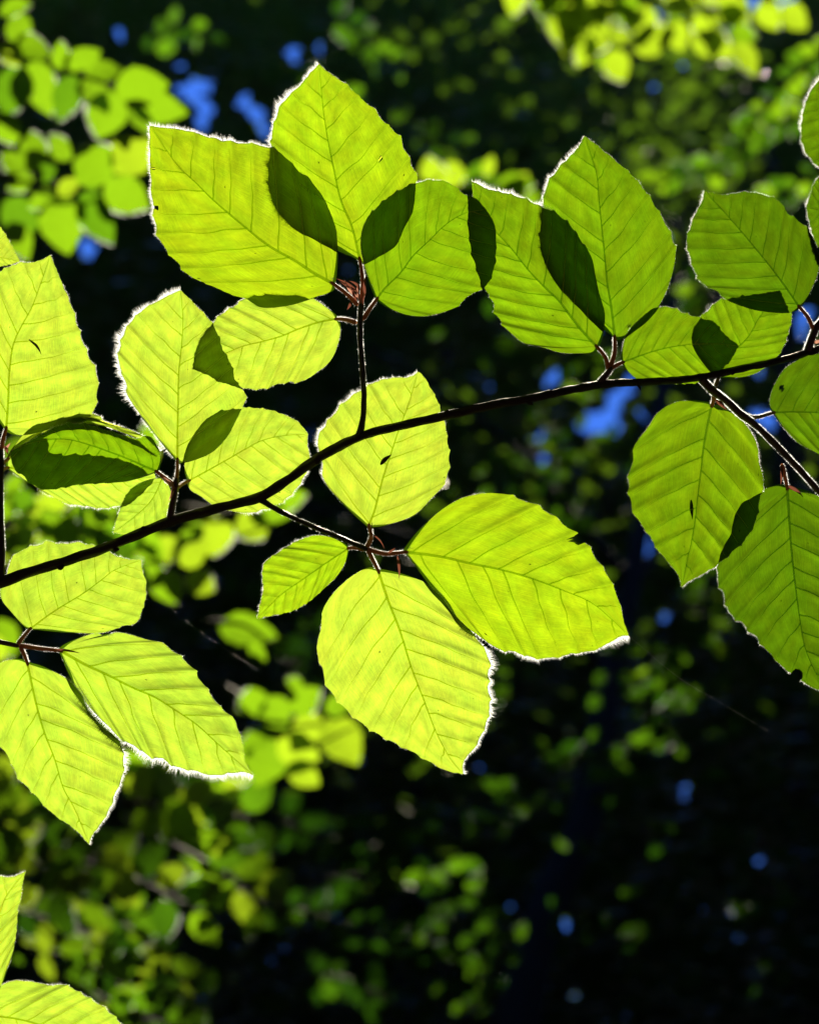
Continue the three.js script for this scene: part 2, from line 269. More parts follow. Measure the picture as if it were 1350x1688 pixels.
// ------------------------------------------------------------------ the leaves
const LEAVES = {
  A: { pig: 'midLit', plane: 'left', z: 5, rim: [-0.6, -0.8], hair: 1.15, base: [548, 467], tip: [247, 207], stalk: [[590, 503], [572, 485]],
    a: [[552, 445], [555, 413], [555, 385], [544, 350], [533, 323], [513, 298], [488, 277], [468, 255], [437, 240], [397, 235], [350, 227], [313, 216], [280, 211]],
    b: [[545, 480], [520, 489], [500, 497], [473, 504], [433, 506], [407, 493], [383, 487], [343, 468], [320, 460], [307, 450], [283, 423], [267, 403], [257, 377], [252, 340], [248, 277]],
    m: [[517, 450], [487, 430], [443, 405], [393, 365], [350, 328], [320, 298], [297, 277]], holes: [[270, 384, 3], [258, 343, 3.5], [252, 277, 3]] },
  B: { pig: 'midLit', plane: 'left', z: 8, rim: [-1, -0.25], hair: 1.3, base: [593, 427], tip: [526, 105], stalk: [[595, 505], [598, 465]],
    a: [[575, 416], [557, 405], [518, 390], [485, 368], [462, 340], [448, 308], [445, 280], [448, 246], [447, 220], [452, 203], [460, 177], [477, 157], [497, 137], [513, 118]],
    b: [[602, 432], [630, 418], [653, 403], [667, 373], [683, 343], [688, 313], [686, 287], [677, 267], [667, 243], [657, 223], [633, 200], [617, 180], [593, 160], [573, 140], [543, 120]],
    m: [[580, 373], [563, 333], [550, 277], [540, 227], [533, 180]], holes: [[627, 262, 2.6], [624, 206, 2.2], [651, 289, 1.6]] },
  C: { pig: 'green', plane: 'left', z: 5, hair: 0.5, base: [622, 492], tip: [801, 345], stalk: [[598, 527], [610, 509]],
    a: [[613, 470], [604, 447], [595, 410], [597, 377], [607, 357], [633, 330], [660, 312], [688, 300], [727, 297], [750, 307], [765, 320], [784, 327]],
    b: [[647, 510], [673, 519], [707, 520], [737, 513], [763, 498], [773, 487], [795, 477], [805, 467], [815, 440], [818, 407], [815, 370]],
    m: [[633, 477], [660, 450], [680, 423], [707, 397], [735, 370], [765, 352]] },
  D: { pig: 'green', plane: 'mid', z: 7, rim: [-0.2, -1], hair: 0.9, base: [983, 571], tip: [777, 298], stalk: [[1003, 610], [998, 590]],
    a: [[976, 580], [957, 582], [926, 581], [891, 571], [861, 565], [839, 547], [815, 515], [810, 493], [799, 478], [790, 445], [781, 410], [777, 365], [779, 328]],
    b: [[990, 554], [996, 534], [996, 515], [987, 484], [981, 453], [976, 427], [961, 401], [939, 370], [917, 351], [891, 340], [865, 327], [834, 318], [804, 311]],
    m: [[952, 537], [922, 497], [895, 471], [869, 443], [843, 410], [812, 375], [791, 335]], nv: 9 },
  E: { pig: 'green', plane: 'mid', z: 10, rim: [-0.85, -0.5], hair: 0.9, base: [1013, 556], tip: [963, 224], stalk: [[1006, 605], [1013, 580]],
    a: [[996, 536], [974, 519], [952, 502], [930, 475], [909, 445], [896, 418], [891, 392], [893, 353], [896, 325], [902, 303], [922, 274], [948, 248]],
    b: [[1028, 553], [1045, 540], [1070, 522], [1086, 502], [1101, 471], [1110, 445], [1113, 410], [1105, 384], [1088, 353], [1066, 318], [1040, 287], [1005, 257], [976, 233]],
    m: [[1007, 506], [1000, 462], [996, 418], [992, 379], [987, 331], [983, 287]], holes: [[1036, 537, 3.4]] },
  F: { pig: 'brightLit', plane: 'left', z: 8, rim: [-0.3, -1], hair: 0.6, base: [554, 526], tip: [319, 607], stalk: [[588, 532], [570, 527]], stalkHair: 1.8,
    a: [[548, 516], [533, 503], [518, 493], [500, 485], [480, 482], [440, 483], [407, 490], [388, 503], [365, 517], [350, 533], [335, 553], [325, 577]],
    b: [[561, 543], [558, 563], [547, 590], [527, 610], [503, 627], [467, 632], [430, 642], [405, 640], [385, 633], [360, 625], [338, 613]],
    m: [[530, 530], [493, 542], [467, 553], [433, 563], [400, 571], [360, 588]] },
  G: { pig: 'brightLit', plane: 'left', z: 5, rim: [-0.95, -0.2], hair: 1.5, base: [293, 757], tip: [298, 478], stalk: [[291, 792], [293, 775]], stalkR: 0.8,
    a: [[283, 747], [253, 712], [240, 693], [227, 677], [210, 650], [208, 633], [200, 613], [195, 590], [200, 560], [213, 533], [240, 507], [267, 493], [283, 484]],
    b: [[303, 761], [325, 757], [350, 745], [370, 725], [388, 697], [400, 672], [406, 650], [400, 640], [390, 630], [382, 600], [370, 580], [363, 560], [350, 532], [327, 507], [310, 490]],
    m: [[293, 717], [294, 667], [295, 617], [300, 567], [302, 527]] },
  H: { pig: 'brightLit', plane: 'left', z: 8, rim: [0.8, 0.6], hair: 0.5, base: [313, 792], tip: [508, 716], stalk: [[291, 805], [300, 799]], stalkR: 0.8,
    a: [[305, 770], [307, 753], [317, 723], [337, 693], [367, 673], [400, 671], [443, 675], [467, 683], [493, 697]],
    b: [[313, 805], [333, 819], [353, 833], [380, 842], [405, 846], [443, 838], [467, 827], [483, 813], [500, 790], [507, 773], [511, 750], [507, 735]],
    m: [[353, 770], [383, 753], [400, 743], [433, 726], [470, 718]] },
  I: { pig: 'brightLit', plane: 'lower', z: 8, rim: [-0.8, -0.5], hair: 0.8, base: [608, 866], tip: [689, 613], stalk: [[604, 904], [612, 885]],
    a: [[596, 855], [561, 824], [539, 800], [530, 780], [532, 765], [523, 728], [528, 713], [543, 690], [567, 663], [593, 643], [617, 630], [650, 622], [672, 622]],
    b: [[625, 865], [644, 863], [674, 853], [690, 843], [710, 823], [733, 797], [741, 767], [738, 727], [734, 700], [728, 683], [722, 663], [710, 640], [697, 619]],
    m: [[617, 843], [630, 793], [647, 740], [657, 710], [673, 667]], gyOwn: -0.2 },
  J: { pig: 'midLit', plane: 'lower', z: 8, rim: [0.25, 1], hair: 1.4, base: [669, 910], tip: [1036, 1048], stalk: [[604, 905], [636, 913]],
    a: [[684, 888], [713, 853], [752, 826], [791, 813], [821, 813], [869, 826], [904, 844], [928, 863], [956, 884], [971, 902], [984, 922], [1006, 956], [1021, 995], [1028, 1024]],
    b: [[688, 932], [713, 963], [737, 990], [762, 1029], [791, 1049], [816, 1068], [850, 1076], [884, 1086], [923, 1083], [943, 1078], [977, 1073], [1006, 1059], [1024, 1049]],
    m: [[723, 917], [777, 929], [825, 939], [869, 951], [928, 973], [977, 995], [1011, 1024]], holes: [[955, 889, 10], [945, 888, 6]] },
  K: { pig: 'brightLit', plane: 'lower', z: 6, rim: [1, 0.4], hair: 1.4, base: [624, 942], tip: [763, 1276], stalk: [[606, 906], [615, 924]], stalkHair: 1.8,
    a: [[606, 938], [586, 946], [552, 976], [534, 1005], [529, 1034], [522, 1068], [530, 1098], [539, 1132], [561, 1161], [596, 1193], [630, 1215], [674, 1237], [713, 1259], [742, 1272]],
    b: [[640, 944], [664, 949], [693, 957], [723, 980], [752, 1015], [779, 1044], [801, 1073], [808, 1093], [805, 1122], [808, 1166], [799, 1200], [781, 1235], [765, 1254]],
    m: [[640, 990], [659, 1039], [679, 1103], [698, 1152], [718, 1205], [742, 1250]], nv: 9 },
  L: { pig: 'midLit', plane: 'lower', z: 3, hair: 0.35, base: [574, 904], tip: [424, 1020], stalk: [[601, 906], [588, 903]], label: 'small wavy leaf at the tip of the short side twig',
    a: [[561, 893], [542, 885], [517, 883], [493, 890], [459, 910], [437, 927], [432, 946], [434, 971], [429, 995]],
    b: [[569, 927], [554, 951], [537, 968], [508, 993], [483, 1007], [449, 1015]], m: [[532, 932], [498, 956], [464, 980]], pleat: 0.9, wave: 1.6, fold: 0.25 },
  P: { pig: 'brightLit', plane: 'edge', z: 6.5, hair: 0.35, rim: [0.3, -1], base: [11, 706], tip: [84, 420], stalk: [[2, 745], [6, 725]],
    a: [[28, 716], [50, 716], [75, 709], [110, 700], [145, 693], [159, 663], [161, 617], [150, 592], [143, 577], [133, 550], [122, 513], [110, 483], [97, 453], [88, 430]],
    b: [[0, 690], [-20, 660], [-40, 620], [-50, 567], [-42, 500], [-18, 460], [10, 442], [33, 433], [55, 432], [72, 427]],
    m: [[14, 667], [16, 617], [23, 567], [35, 540], [53, 507], [68, 467]] },
  Q: { pig: 'green', plane: 'edge', z: 4, hair: 0.25, rim: [-0.6, -0.8], base: [258, 777], tip: [17, 743], stalk: [[288, 800], [274, 789]], label: 'folded leaf with its lower half in shade', nv: 9, e0: 0.22,
    a: [[263, 765], [264, 745], [257, 730], [247, 719], [227, 722], [187, 712], [140, 698], [107, 698], [73, 713], [43, 730]],
    b: [[213, 793], [167, 797], [133, 799], [100, 805], [73, 807], [50, 797], [38, 783], [27, 777], [20, 762]],
    m: [[213, 757], [187, 747], [147, 733], [110, 724], [70, 726], [40, 734]], foldA: -0.6, foldB: 1, fold: 0.2, wave: 0.4 },
  R: { pig: 'brightLit', plane: 'edge', z: 10, hair: 0.5, rim: [-0.6, 0.8], base: [14, 771], tip: [257, 786], stalk: [[0, 777], [6, 774]], stalkZ: 2,
    a: [[15, 752], [26, 734], [48, 719], [75, 708], [90, 710], [91, 730], [103, 739], [150, 739], [213, 748], [247, 766]],
    b: [[28, 782], [47, 794], [70, 808], [110, 830], [140, 834], [167, 838], [195, 834], [213, 829], [240, 808], [252, 795]],
    m: [[60, 777], [110, 785], [160, 790], [210, 790]] },
  V2: { pig: 'brightLit', plane: 'edge', z: 8.5, hair: 0.5, rim: [0.6, -0.8], base: [14, 757], tip: [266, 743], stalk: [[3, 765], [8, 761]], stalkZ: 3,
    a: [[30, 728], [60, 698], [90, 688], [120, 681], [152, 680], [177, 696], [197, 702], [217, 709], [235, 718], [252, 730]],
    b: [[40, 738], [92, 702], [140, 690], [173, 702], [230, 724]], m: [[60, 716], [110, 692], [150, 688], [200, 709]], nv: 6 },
  S: { pig: 'brightLit', plane: 'edge', z: 9, hair: 0.3, base: [268, 789], tip: [187, 878], stalk: [[288, 803], [278, 796]], stalkR: 0.7,
    a: [[253, 789], [234, 795], [220, 803], [207, 818], [197, 843], [191, 862]], b: [[277, 798], [284, 820], [284, 850], [268, 858], [245, 868], [213, 881]], m: [[250, 825], [222, 852]], nv: 5 },
  M: { pig: 'brightLit', plane: 'edge', z: 8, hair: 0.3, rim: [-0.5, -0.8], base: [51, 1036], tip: [234, 923], sprig: 1, stalk: [[30, 1062], [39, 1050]], stalkZ: 3,
    a: [[41, 1031], [20, 1009], [5, 990], [2, 975], [10, 951], [18, 925], [36, 907], [68, 896], [84, 892], [97, 896], [122, 894], [149, 897], [176, 907], [195, 917], [216, 922]],
    b: [[78, 1037], [111, 1041], [149, 1044], [179, 1041], [203, 1032], [225, 1027], [233, 1012], [241, 985], [241, 958], [235, 938]],
    m: [[91, 1007], [138, 978], [169, 955], [189, 940]], pleat: 0.5 },
  N: { pig: 'brightLit', plane: 'edge', z: 10, rim: [0.1, 1], hair: 1.4, base: [101, 1073], tip: [418, 1279], sprig: 1, stalk: [[32, 1064], [66, 1069]], stalkZ: 3,
    a: [[115, 1061], [135, 1051], [160, 1044], [172, 1049], [189, 1043], [216, 1046], [243, 1054], [270, 1061], [290, 1076], [314, 1096], [331, 1120], [348, 1144], [365, 1167], [385, 1184], [395, 1208], [402, 1231], [404, 1255]],
    b: [[108, 1090], [118, 1110], [128, 1137], [145, 1161], [162, 1181], [182, 1201], [203, 1221], [230, 1235], [246, 1247], [270, 1253], [290, 1265], [324, 1272], [354, 1279], [378, 1275], [403, 1273]],
    m: [[142, 1096], [179, 1113], [216, 1132], [257, 1150], [290, 1171], [324, 1194], [358, 1225]] },
  O: { pig: 'brightLit', plane: 'edge', z: 6, rim: [1, 0.35], hair: 1.4, base: [46, 1094], tip: [147, 1392], sprig: 1, stalk: [[34, 1066], [41, 1080]], stalkZ: 3,
    a: [[30, 1088], [8, 1090], [-15, 1108], [-30, 1137], [-30, 1174], [-14, 1205], [3, 1232], [18, 1255], [30, 1282], [54, 1306], [81, 1336], [108, 1356], [128, 1370]],
    b: [[64, 1100], [88, 1107], [111, 1120], [132, 1142], [149, 1174], [168, 1196], [186, 1210], [199, 1225], [205, 1248], [203, 1279], [192, 1306], [182, 1333], [169, 1356], [153, 1377]],
    m: [[62, 1167], [74, 1208], [91, 1252], [105, 1299], [125, 1336]] },
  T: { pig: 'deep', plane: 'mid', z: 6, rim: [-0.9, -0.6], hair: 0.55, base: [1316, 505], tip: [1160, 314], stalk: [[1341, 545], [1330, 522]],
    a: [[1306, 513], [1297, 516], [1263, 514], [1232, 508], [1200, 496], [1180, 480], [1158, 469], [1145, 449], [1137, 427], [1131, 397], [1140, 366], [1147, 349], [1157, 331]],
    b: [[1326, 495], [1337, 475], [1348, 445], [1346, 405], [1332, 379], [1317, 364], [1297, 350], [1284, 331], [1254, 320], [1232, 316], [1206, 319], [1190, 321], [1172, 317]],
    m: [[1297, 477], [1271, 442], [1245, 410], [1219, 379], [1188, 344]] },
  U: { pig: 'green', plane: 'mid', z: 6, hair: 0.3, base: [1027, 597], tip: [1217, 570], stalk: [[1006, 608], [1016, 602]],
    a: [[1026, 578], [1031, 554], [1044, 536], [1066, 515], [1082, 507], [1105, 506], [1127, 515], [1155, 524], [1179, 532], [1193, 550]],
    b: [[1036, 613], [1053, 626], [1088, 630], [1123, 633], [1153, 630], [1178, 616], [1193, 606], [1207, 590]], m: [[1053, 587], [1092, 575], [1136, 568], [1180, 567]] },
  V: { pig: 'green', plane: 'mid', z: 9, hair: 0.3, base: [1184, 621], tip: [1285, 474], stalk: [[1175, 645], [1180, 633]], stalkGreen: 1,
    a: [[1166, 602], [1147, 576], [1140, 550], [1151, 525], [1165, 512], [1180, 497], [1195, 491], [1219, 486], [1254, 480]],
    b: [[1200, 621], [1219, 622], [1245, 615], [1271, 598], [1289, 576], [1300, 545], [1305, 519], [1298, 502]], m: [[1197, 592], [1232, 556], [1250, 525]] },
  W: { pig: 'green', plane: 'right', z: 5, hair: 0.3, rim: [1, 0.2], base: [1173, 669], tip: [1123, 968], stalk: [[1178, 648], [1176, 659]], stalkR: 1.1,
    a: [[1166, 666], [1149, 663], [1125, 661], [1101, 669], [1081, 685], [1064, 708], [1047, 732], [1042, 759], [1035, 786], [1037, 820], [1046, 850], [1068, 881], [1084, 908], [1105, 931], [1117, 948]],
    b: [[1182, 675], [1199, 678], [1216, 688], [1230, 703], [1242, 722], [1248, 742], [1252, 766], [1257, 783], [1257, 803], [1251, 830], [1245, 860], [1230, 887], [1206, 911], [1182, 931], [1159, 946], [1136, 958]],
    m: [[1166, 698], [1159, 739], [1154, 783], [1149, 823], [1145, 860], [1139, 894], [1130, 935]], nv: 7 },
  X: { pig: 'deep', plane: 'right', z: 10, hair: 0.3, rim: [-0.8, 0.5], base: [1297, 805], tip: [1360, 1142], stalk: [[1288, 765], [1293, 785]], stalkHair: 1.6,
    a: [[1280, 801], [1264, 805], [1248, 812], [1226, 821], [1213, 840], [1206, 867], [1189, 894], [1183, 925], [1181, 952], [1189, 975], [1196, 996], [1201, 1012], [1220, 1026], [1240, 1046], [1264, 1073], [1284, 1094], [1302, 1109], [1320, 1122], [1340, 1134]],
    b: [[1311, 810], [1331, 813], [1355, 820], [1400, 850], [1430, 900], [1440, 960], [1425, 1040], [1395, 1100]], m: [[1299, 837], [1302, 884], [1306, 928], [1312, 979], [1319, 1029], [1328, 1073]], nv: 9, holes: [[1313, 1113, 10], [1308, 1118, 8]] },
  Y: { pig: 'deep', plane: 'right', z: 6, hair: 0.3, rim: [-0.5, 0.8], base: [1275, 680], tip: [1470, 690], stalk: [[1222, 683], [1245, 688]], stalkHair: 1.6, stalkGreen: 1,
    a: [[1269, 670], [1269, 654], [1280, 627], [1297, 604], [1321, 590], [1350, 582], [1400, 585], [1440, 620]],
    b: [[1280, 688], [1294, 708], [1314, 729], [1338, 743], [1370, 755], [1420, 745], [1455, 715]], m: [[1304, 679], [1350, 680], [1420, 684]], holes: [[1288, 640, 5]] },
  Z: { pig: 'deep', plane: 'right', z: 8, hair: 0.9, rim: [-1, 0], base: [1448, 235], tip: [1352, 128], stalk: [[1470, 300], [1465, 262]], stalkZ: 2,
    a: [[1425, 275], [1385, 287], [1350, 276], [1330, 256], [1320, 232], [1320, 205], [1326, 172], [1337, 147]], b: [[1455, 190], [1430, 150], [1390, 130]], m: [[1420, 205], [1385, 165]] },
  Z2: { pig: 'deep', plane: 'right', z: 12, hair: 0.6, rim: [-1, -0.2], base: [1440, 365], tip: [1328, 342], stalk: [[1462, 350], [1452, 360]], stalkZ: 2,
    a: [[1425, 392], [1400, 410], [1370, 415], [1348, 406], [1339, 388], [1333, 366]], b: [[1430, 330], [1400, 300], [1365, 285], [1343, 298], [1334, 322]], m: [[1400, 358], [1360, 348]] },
  P2: { pig: 'brightLit', plane: 'edge', z: 8, hair: 0.35, base: [-70, 415], tip: [34, 431], stalk: [[-110, 470], [-92, 445]], stalkZ: 4,
    a: [[-62, 395], [-35, 365], [-12, 363], [2, 375], [14, 393], [23, 410]], b: [[-50, 434], [-15, 440], [14, 437]], m: [[-30, 418], [5, 425]] },
  BA: { pig: 'brightLit', plane: 'edge', z: 8, hair: 0.3, rim: [0, -1], base: [-6, 1652], tip: [43, 1436], low: 1, stalk: [[-45, 1705], [-22, 1676]], stalkZ: 3,
    a: [[4, 1622], [10, 1602], [19, 1581], [27, 1544], [29, 1521], [31, 1497], [36, 1477], [38, 1457]], b: [[-35, 1640], [-70, 1600], [-85, 1540], [-70, 1480], [-35, 1452], [0, 1445], [22, 1445]],
    m: [[-12, 1600], [-8, 1540], [10, 1480]] },
  BB: { pig: 'brightLit', plane: 'edge', z: 6, hair: 0.3, rim: [0, -1], base: [-25, 1672], tip: [232, 1745], low: 1, stalk: [[-45, 1705], [-36, 1686]], stalkZ: 3,
    a: [[-10, 1638], [10, 1621], [49, 1617], [67, 1620], [84, 1625], [98, 1622], [118, 1627], [138, 1639], [167, 1656], [189, 1675], [204, 1692], [222, 1720]],
    b: [[-10, 1705], [30, 1762], [100, 1800], [180, 1790], [220, 1765]], m: [[40, 1682], [100, 1700], [170, 1724]] },
};

// ------------------------------------------------------------------ the large structure: forest floor, trees behind
const floorTex = dataTexture(512, 512, (u, v) => { const f = 0.6 + fbm(u * 30, v * 30, 2) * 0.5 + (fbm(u * 90, v * 90, 5) > 0.2 ? 0.2 : 0); return [f, f * 0.8, f * 0.6]; }, true);
{
  const g = new THREE.PlaneGeometry(900, 900, 60, 60); g.rotateX(-Math.PI / 2);
  const p = g.attributes.position; for (let i = 0; i < p.count; i++) p.setY(i, 0.25 * perlin.noise(p.getX(i) / 18, p.getZ(i) / 18, 1));
  const uv = g.attributes.uv; for (let i = 0; i < uv.count; i++) uv.setXY(i, uv.getX(i) * 220, uv.getY(i) * 220);
  g.computeVertexNormals();
  const o = part('ground', g, plain([0.11, 0.075, 0.045], 0.95, { map: floorTex }), scene); tag(o, 'forest floor of brown leaf litter under the beeches', null, null, 'structure');
}

// boughs between the twig and the far trees; [base x, base y, tip x, tip y, width over length]
const leafShapes = [1, 2, 3, 4].map((seed) => {           // unit leaf: base at 0, tip at +x 1, blade facing z, a little folded, wavy
  const r = rng(seed * 91), mb = new MB(), n = 12, rows = [];
  for (let i = 0; i <= n; i++) {
    const t = i / n, w = 0.5 * Math.pow(Math.sin(Math.PI * Math.pow(t, 0.80)), 0.85) * (1 - 0.02 * Math.cos(i * 3)), row = [];
    for (let c = -3; c <= 3; c++) { const v = c / 3; row.push(mb.v(new THREE.Vector3(t, v * w * (1 + 0.04 * Math.sin(t * 31 + seed)), 0.10 * Math.abs(v) * w - 0.10 * t * t + 0.02 * Math.sin(t * 22 + seed) * Math.abs(v) + 0.03 * (r() - 0.5) * Math.abs(v)), 0.5 + v * 0.5, t)); }
    if (rows.length) for (let c = 0; c < 6; c++) mb.quad(rows.at(-1)[c], row[c], row[c + 1], rows.at(-1)[c + 1]);
    rows.push(row);
  }
  return mb.build();
});
const fringe = [1, 2].map((seed) => {                     // silky hairs along part of the margin of such a leaf
  const r = rng(seed * 17), mb = new MB();
  for (let i = 0; i < 90; i++) { const t = 0.35 + 0.64 * r(), sd = seed === 1 ? 1 : -1, w = sd * 0.5 * Math.pow(Math.sin(Math.PI * Math.pow(t, 0.80)), 0.85), z = 0.10 * Math.abs(w) - 0.10 * t * t, p = new THREE.Vector3(t, w * 0.98, z), q = new THREE.Vector3(t + 0.02 + 0.03 * r(), w + sd * (0.02 + 0.03 * r()), z + 0.03 * (r() - 0.5)); mb.tri(mb.v(p), mb.v(p.clone().add(new THREE.Vector3(0.008, 0, 0))), mb.v(q)); }
  return mb.build();
});
const bgLeaf = (rgb) => new THREE.MeshPhysicalMaterial({ color: new THREE.Color().setRGB(...rgb), roughness: 1, transmission: 0.6, thickness: 0, clearcoat: 0.5, clearcoatRoughness: 0.35, side: THREE.DoubleSide });
const BG = [bgLeaf([0.190, 0.305, 0.009]), bgLeaf([0.112, 0.232, 0.004]), bgLeaf([0.058, 0.15, 0.003]), bgLeaf([0.027, 0.080, 0.002]), bgLeaf([0.012, 0.045, 0.0015])];  // darkest tones have the shade of the dim boughs put into their colour
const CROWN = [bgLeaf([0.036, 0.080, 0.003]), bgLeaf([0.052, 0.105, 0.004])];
const litPoints = [];
function bough(label, dist, leaves, twigs, seed, opt = {}) {
  const r = rng(seed), first = at(twigs[0][0][0], twigs[0][0][1], dist), o = thing('beech_bough', label, 'bough', first, 'blurred beech boughs behind the twig'), s = dist / FPX;
  for (const t of twigs) { const mb = new MB(); limb(mb, t.map(([x, y], i) => at(x, y, dist + 0.03)), [opt.r ?? 0.004, 0.0012], 6, 0.05, seed, 120); part('twig', mb.build(first), BARK, o); }
  for (const [x0, y0, x1, y1, w = 0.62] of leaves) {
    const d0 = dist + (r() - 0.5) * 0.12, L = Math.hypot(x1 - x0, y1 - y0) * s, b = at(x0, y0, d0), t = at(x1, y1, d0 + (r() - 0.4) * L * 0.9), ax = t.clone().sub(b);
    const facing = FWD.clone().negate().addScaledVector(RIGHT, (r() - 0.5) * (opt.tilt ?? 0.9)).addScaledVector(UPV, (r() - 0.5) * (opt.tilt ?? 0.9));
    const X = ax.clone().normalize(), Y = facing.clone().cross(X).normalize(), Z = X.clone().cross(Y), len = ax.length();
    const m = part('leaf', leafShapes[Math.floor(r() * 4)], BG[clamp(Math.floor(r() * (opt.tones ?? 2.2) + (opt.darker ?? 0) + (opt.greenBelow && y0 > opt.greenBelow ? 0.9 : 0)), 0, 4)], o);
    m.matrixAutoUpdate = true; m.position.copy(b).sub(first); m.quaternion.setFromRotationMatrix(new THREE.Matrix4().makeBasis(X, Y, Z)); m.scale.set(len, Math.hypot(x1 - x0, y1 - y0) * s * w * 1.15, len);
    if (r() < (opt.fringe ?? 0.6)) part('margin_hair', fringe[Math.floor(r() * 2)], HAIR, m).userData = { kind: 'stuff' };
    if (!opt.shade || r() < opt.shade) litPoints.push(b.clone().lerp(t, 0.5));
  }
  return o;
}
const sprays = (seed, twigs, len, step) => {              // leaves set alternately along twigs
  const r = rng(seed), out = [];
  for (const t of twigs) { const c = curve(t, 100); let L = 0; for (let i = 1; i < c.length; i++) L += Math.hypot(c[i][0] - c[i - 1][0], c[i][1] - c[i - 1][1]); const n = Math.round(L / step);
    for (let i = 0; i <= n; i++) { const p = sample(c, (i + 0.5 * r()) / n), q = sample(c, (i + 0.5) / n + 0.02), a = Math.atan2(q[1] - p[1], q[0] - p[0]) + (i % 2 ? 1 : -1) * (0.55 + 0.7 * r()), l = len * (0.7 + 0.5 * r()), x = p[0] + Math.cos(a) * len * 0.15, y = p[1] + Math.sin(a) * len * 0.15; out.push([x, y, x + Math.cos(a) * l, y + Math.sin(a) * l, 0.5 + 0.22 * r()]); } }
  return out;
};
const scatter = (seed, blobs) => { const r = rng(seed), out = []; for (const [cx, cy, rx, ry, n, len] of blobs) for (let i = 0; i < n; i++) { const a = r() * 6.283, q = Math.sqrt(r()), x = cx + Math.cos(a) * rx * q, y = cy + Math.sin(a) * ry * q, b = r() * 6.283, l = len * (0.75 + 0.5 * r()); out.push([x, y, x + Math.cos(b) * l, y + Math.sin(b) * l * 0.8, 0.48 + 0.2 * r()]); } return out; };

bough('bright green bough with many leaves in the upper left corner', 2.35, [
  [40, 72, 22, 15, .7], [22, 76, 88, 84, .7], [8, 70, 32, 112, .7], [104, 116, 98, 66, .6], [110, 110, 168, 84, .55], [140, 126, 202, 108, .6], [38, 108, 8, 192, .6], [54, 100, 82, 190, .55], [122, 124, 98, 200, .55],
  [140, 130, 180, 184, .6], [186, 150, 164, 230, .75], [190, 148, 278, 140, .68], [212, 166, 310, 188, .5], [222, 172, 246, 218, .7], [240, 285, 190, 222, .85], [184, 296, 124, 244, .85], [174, 300, 246, 346, .68],
  [0, 186, 27, 240, .7], [50, 292, 2, 248, .62], [62, 286, 48, 212, .62], [118, 262, 78, 222, .6], [60, 292, 94, 276, .7], [56, 295, 10, 312, .5], [92, 318, 48, 342, .6], [94, 322, 113, 420, .65], [134, 320, 186, 402, .5],
  [96, 322, 132, 294, .7], [8, 330, 62, 382, .7], [18, 366, 46, 428, .6], [147, 304, 166, 342, .45], [0, 20, 50, 5, .6], [-10, 40, -40, 80, .6], [-5, 150, -40, 190, .6]],
[[[-80, 40], [30, 75], [120, 118], [200, 150], [260, 200]], [[-70, 290], [50, 292], [130, 312], [200, 298]]], 5, { tones: 1.7, greenBelow: 105 });
bough('small lime green spray right behind the gap between two twig leaves', 3.6, [
  [715, 300, 705, 258, .8], [720, 300, 770, 285, .7], [770, 310, 800, 262, .45], [775, 300, 830, 292, .65], [820, 310, 880, 300, .65], [850, 320, 895, 330, .6], [760, 290, 735, 265, .6], [800, 290, 812, 255, .5], [830, 330, 870, 285, .6]],
[[[690, 330], [780, 305], [880, 315]]], 6);
{
  const T = [[[840, -60], [910, -5], [955, 50]], [[900, -60], [985, -5], [1020, 45]], [[980, -60], [1060, -5], [1110, 30]], [[1080, -70], [1150, 0], [1205, 60]], [[1160, -80], [1220, -20], [1280, 5]], [[890, 5], [950, 20], [1000, 75]]];
  bough('sunlit yellow green bough along the top right edge', 3.7, [...sprays(21, T, 58, 21), [1045, 85, 1112, 46, .6], [1140, 48, 1206, 92, .6], [1000, 92, 985, 112, .6]], T, 7, { tones: 1.3, tilt: 0.8, fringe: 0.9 });
}
{
  const T = [[[1380, 60], [1290, 140], [1230, 220]], [[1360, 180], [1260, 215], [1180, 280]], [[1230, 240], [1150, 280], [1080, 300]], [[1180, 420], [1145, 480], [1130, 560]], [[1350, 280], [1290, 320], [1250, 340]]];
  bough('scattered green bough below the top right corner', 5.4, sprays(31, T, 31, 12), T, 8, { tilt: 1.7, tones: 3.4, shade: 0.4, darker: 1.2 });
}
bough('pale green spray behind the left end of the dark stem', 2.5, [
  [40, 790, 2, 812, .6], [20, 815, 62, 842, .7], [125, 862, 182, 836, .75], [160, 870, 205, 910, .65], [105, 888, 62, 905, .6], [20, 900, 62, 870, .6], [180, 925, 240, 935, .6], [60, 860, 20, 850, .6], [110, 900, 140, 935, .6], [230, 890, 270, 930, .65], [90, 830, 50, 825, .5], [0, 850, 30, 830, .6], [10, 760, 45, 720, .6], [245, 735, 268, 690, .8], [230, 770, 262, 740, .6],
  ...sprays(63, [[[-60, 900], [40, 850], [150, 830]], [[0, 930], [110, 880], [230, 860]], [[120, 950], [210, 920], [300, 940]]], 66, 22),
  [-5, 1020, 25, 1085, .6], [5, 1090, -20, 1040, .6]],
[[[-60, 880], [60, 868], [160, 872], [260, 905]]], 9);
bough('pale green spray of round leaves under the dark stem', 2.6, [
  [352, 850, 352, 922, .85], [395, 845, 440, 890, .75], [330, 860, 300, 905, .6], [420, 830, 480, 850, .7], [450, 830, 505, 815, .6], [360, 1030, 458, 1048, .5], [410, 1060, 440, 1090, .5], [250, 1400, 250, 1400.1, .5]].slice(0, 7),
[[[300, 835], [380, 845], [470, 830]], [[340, 1025], [400, 1030], [450, 1060]]], 10);
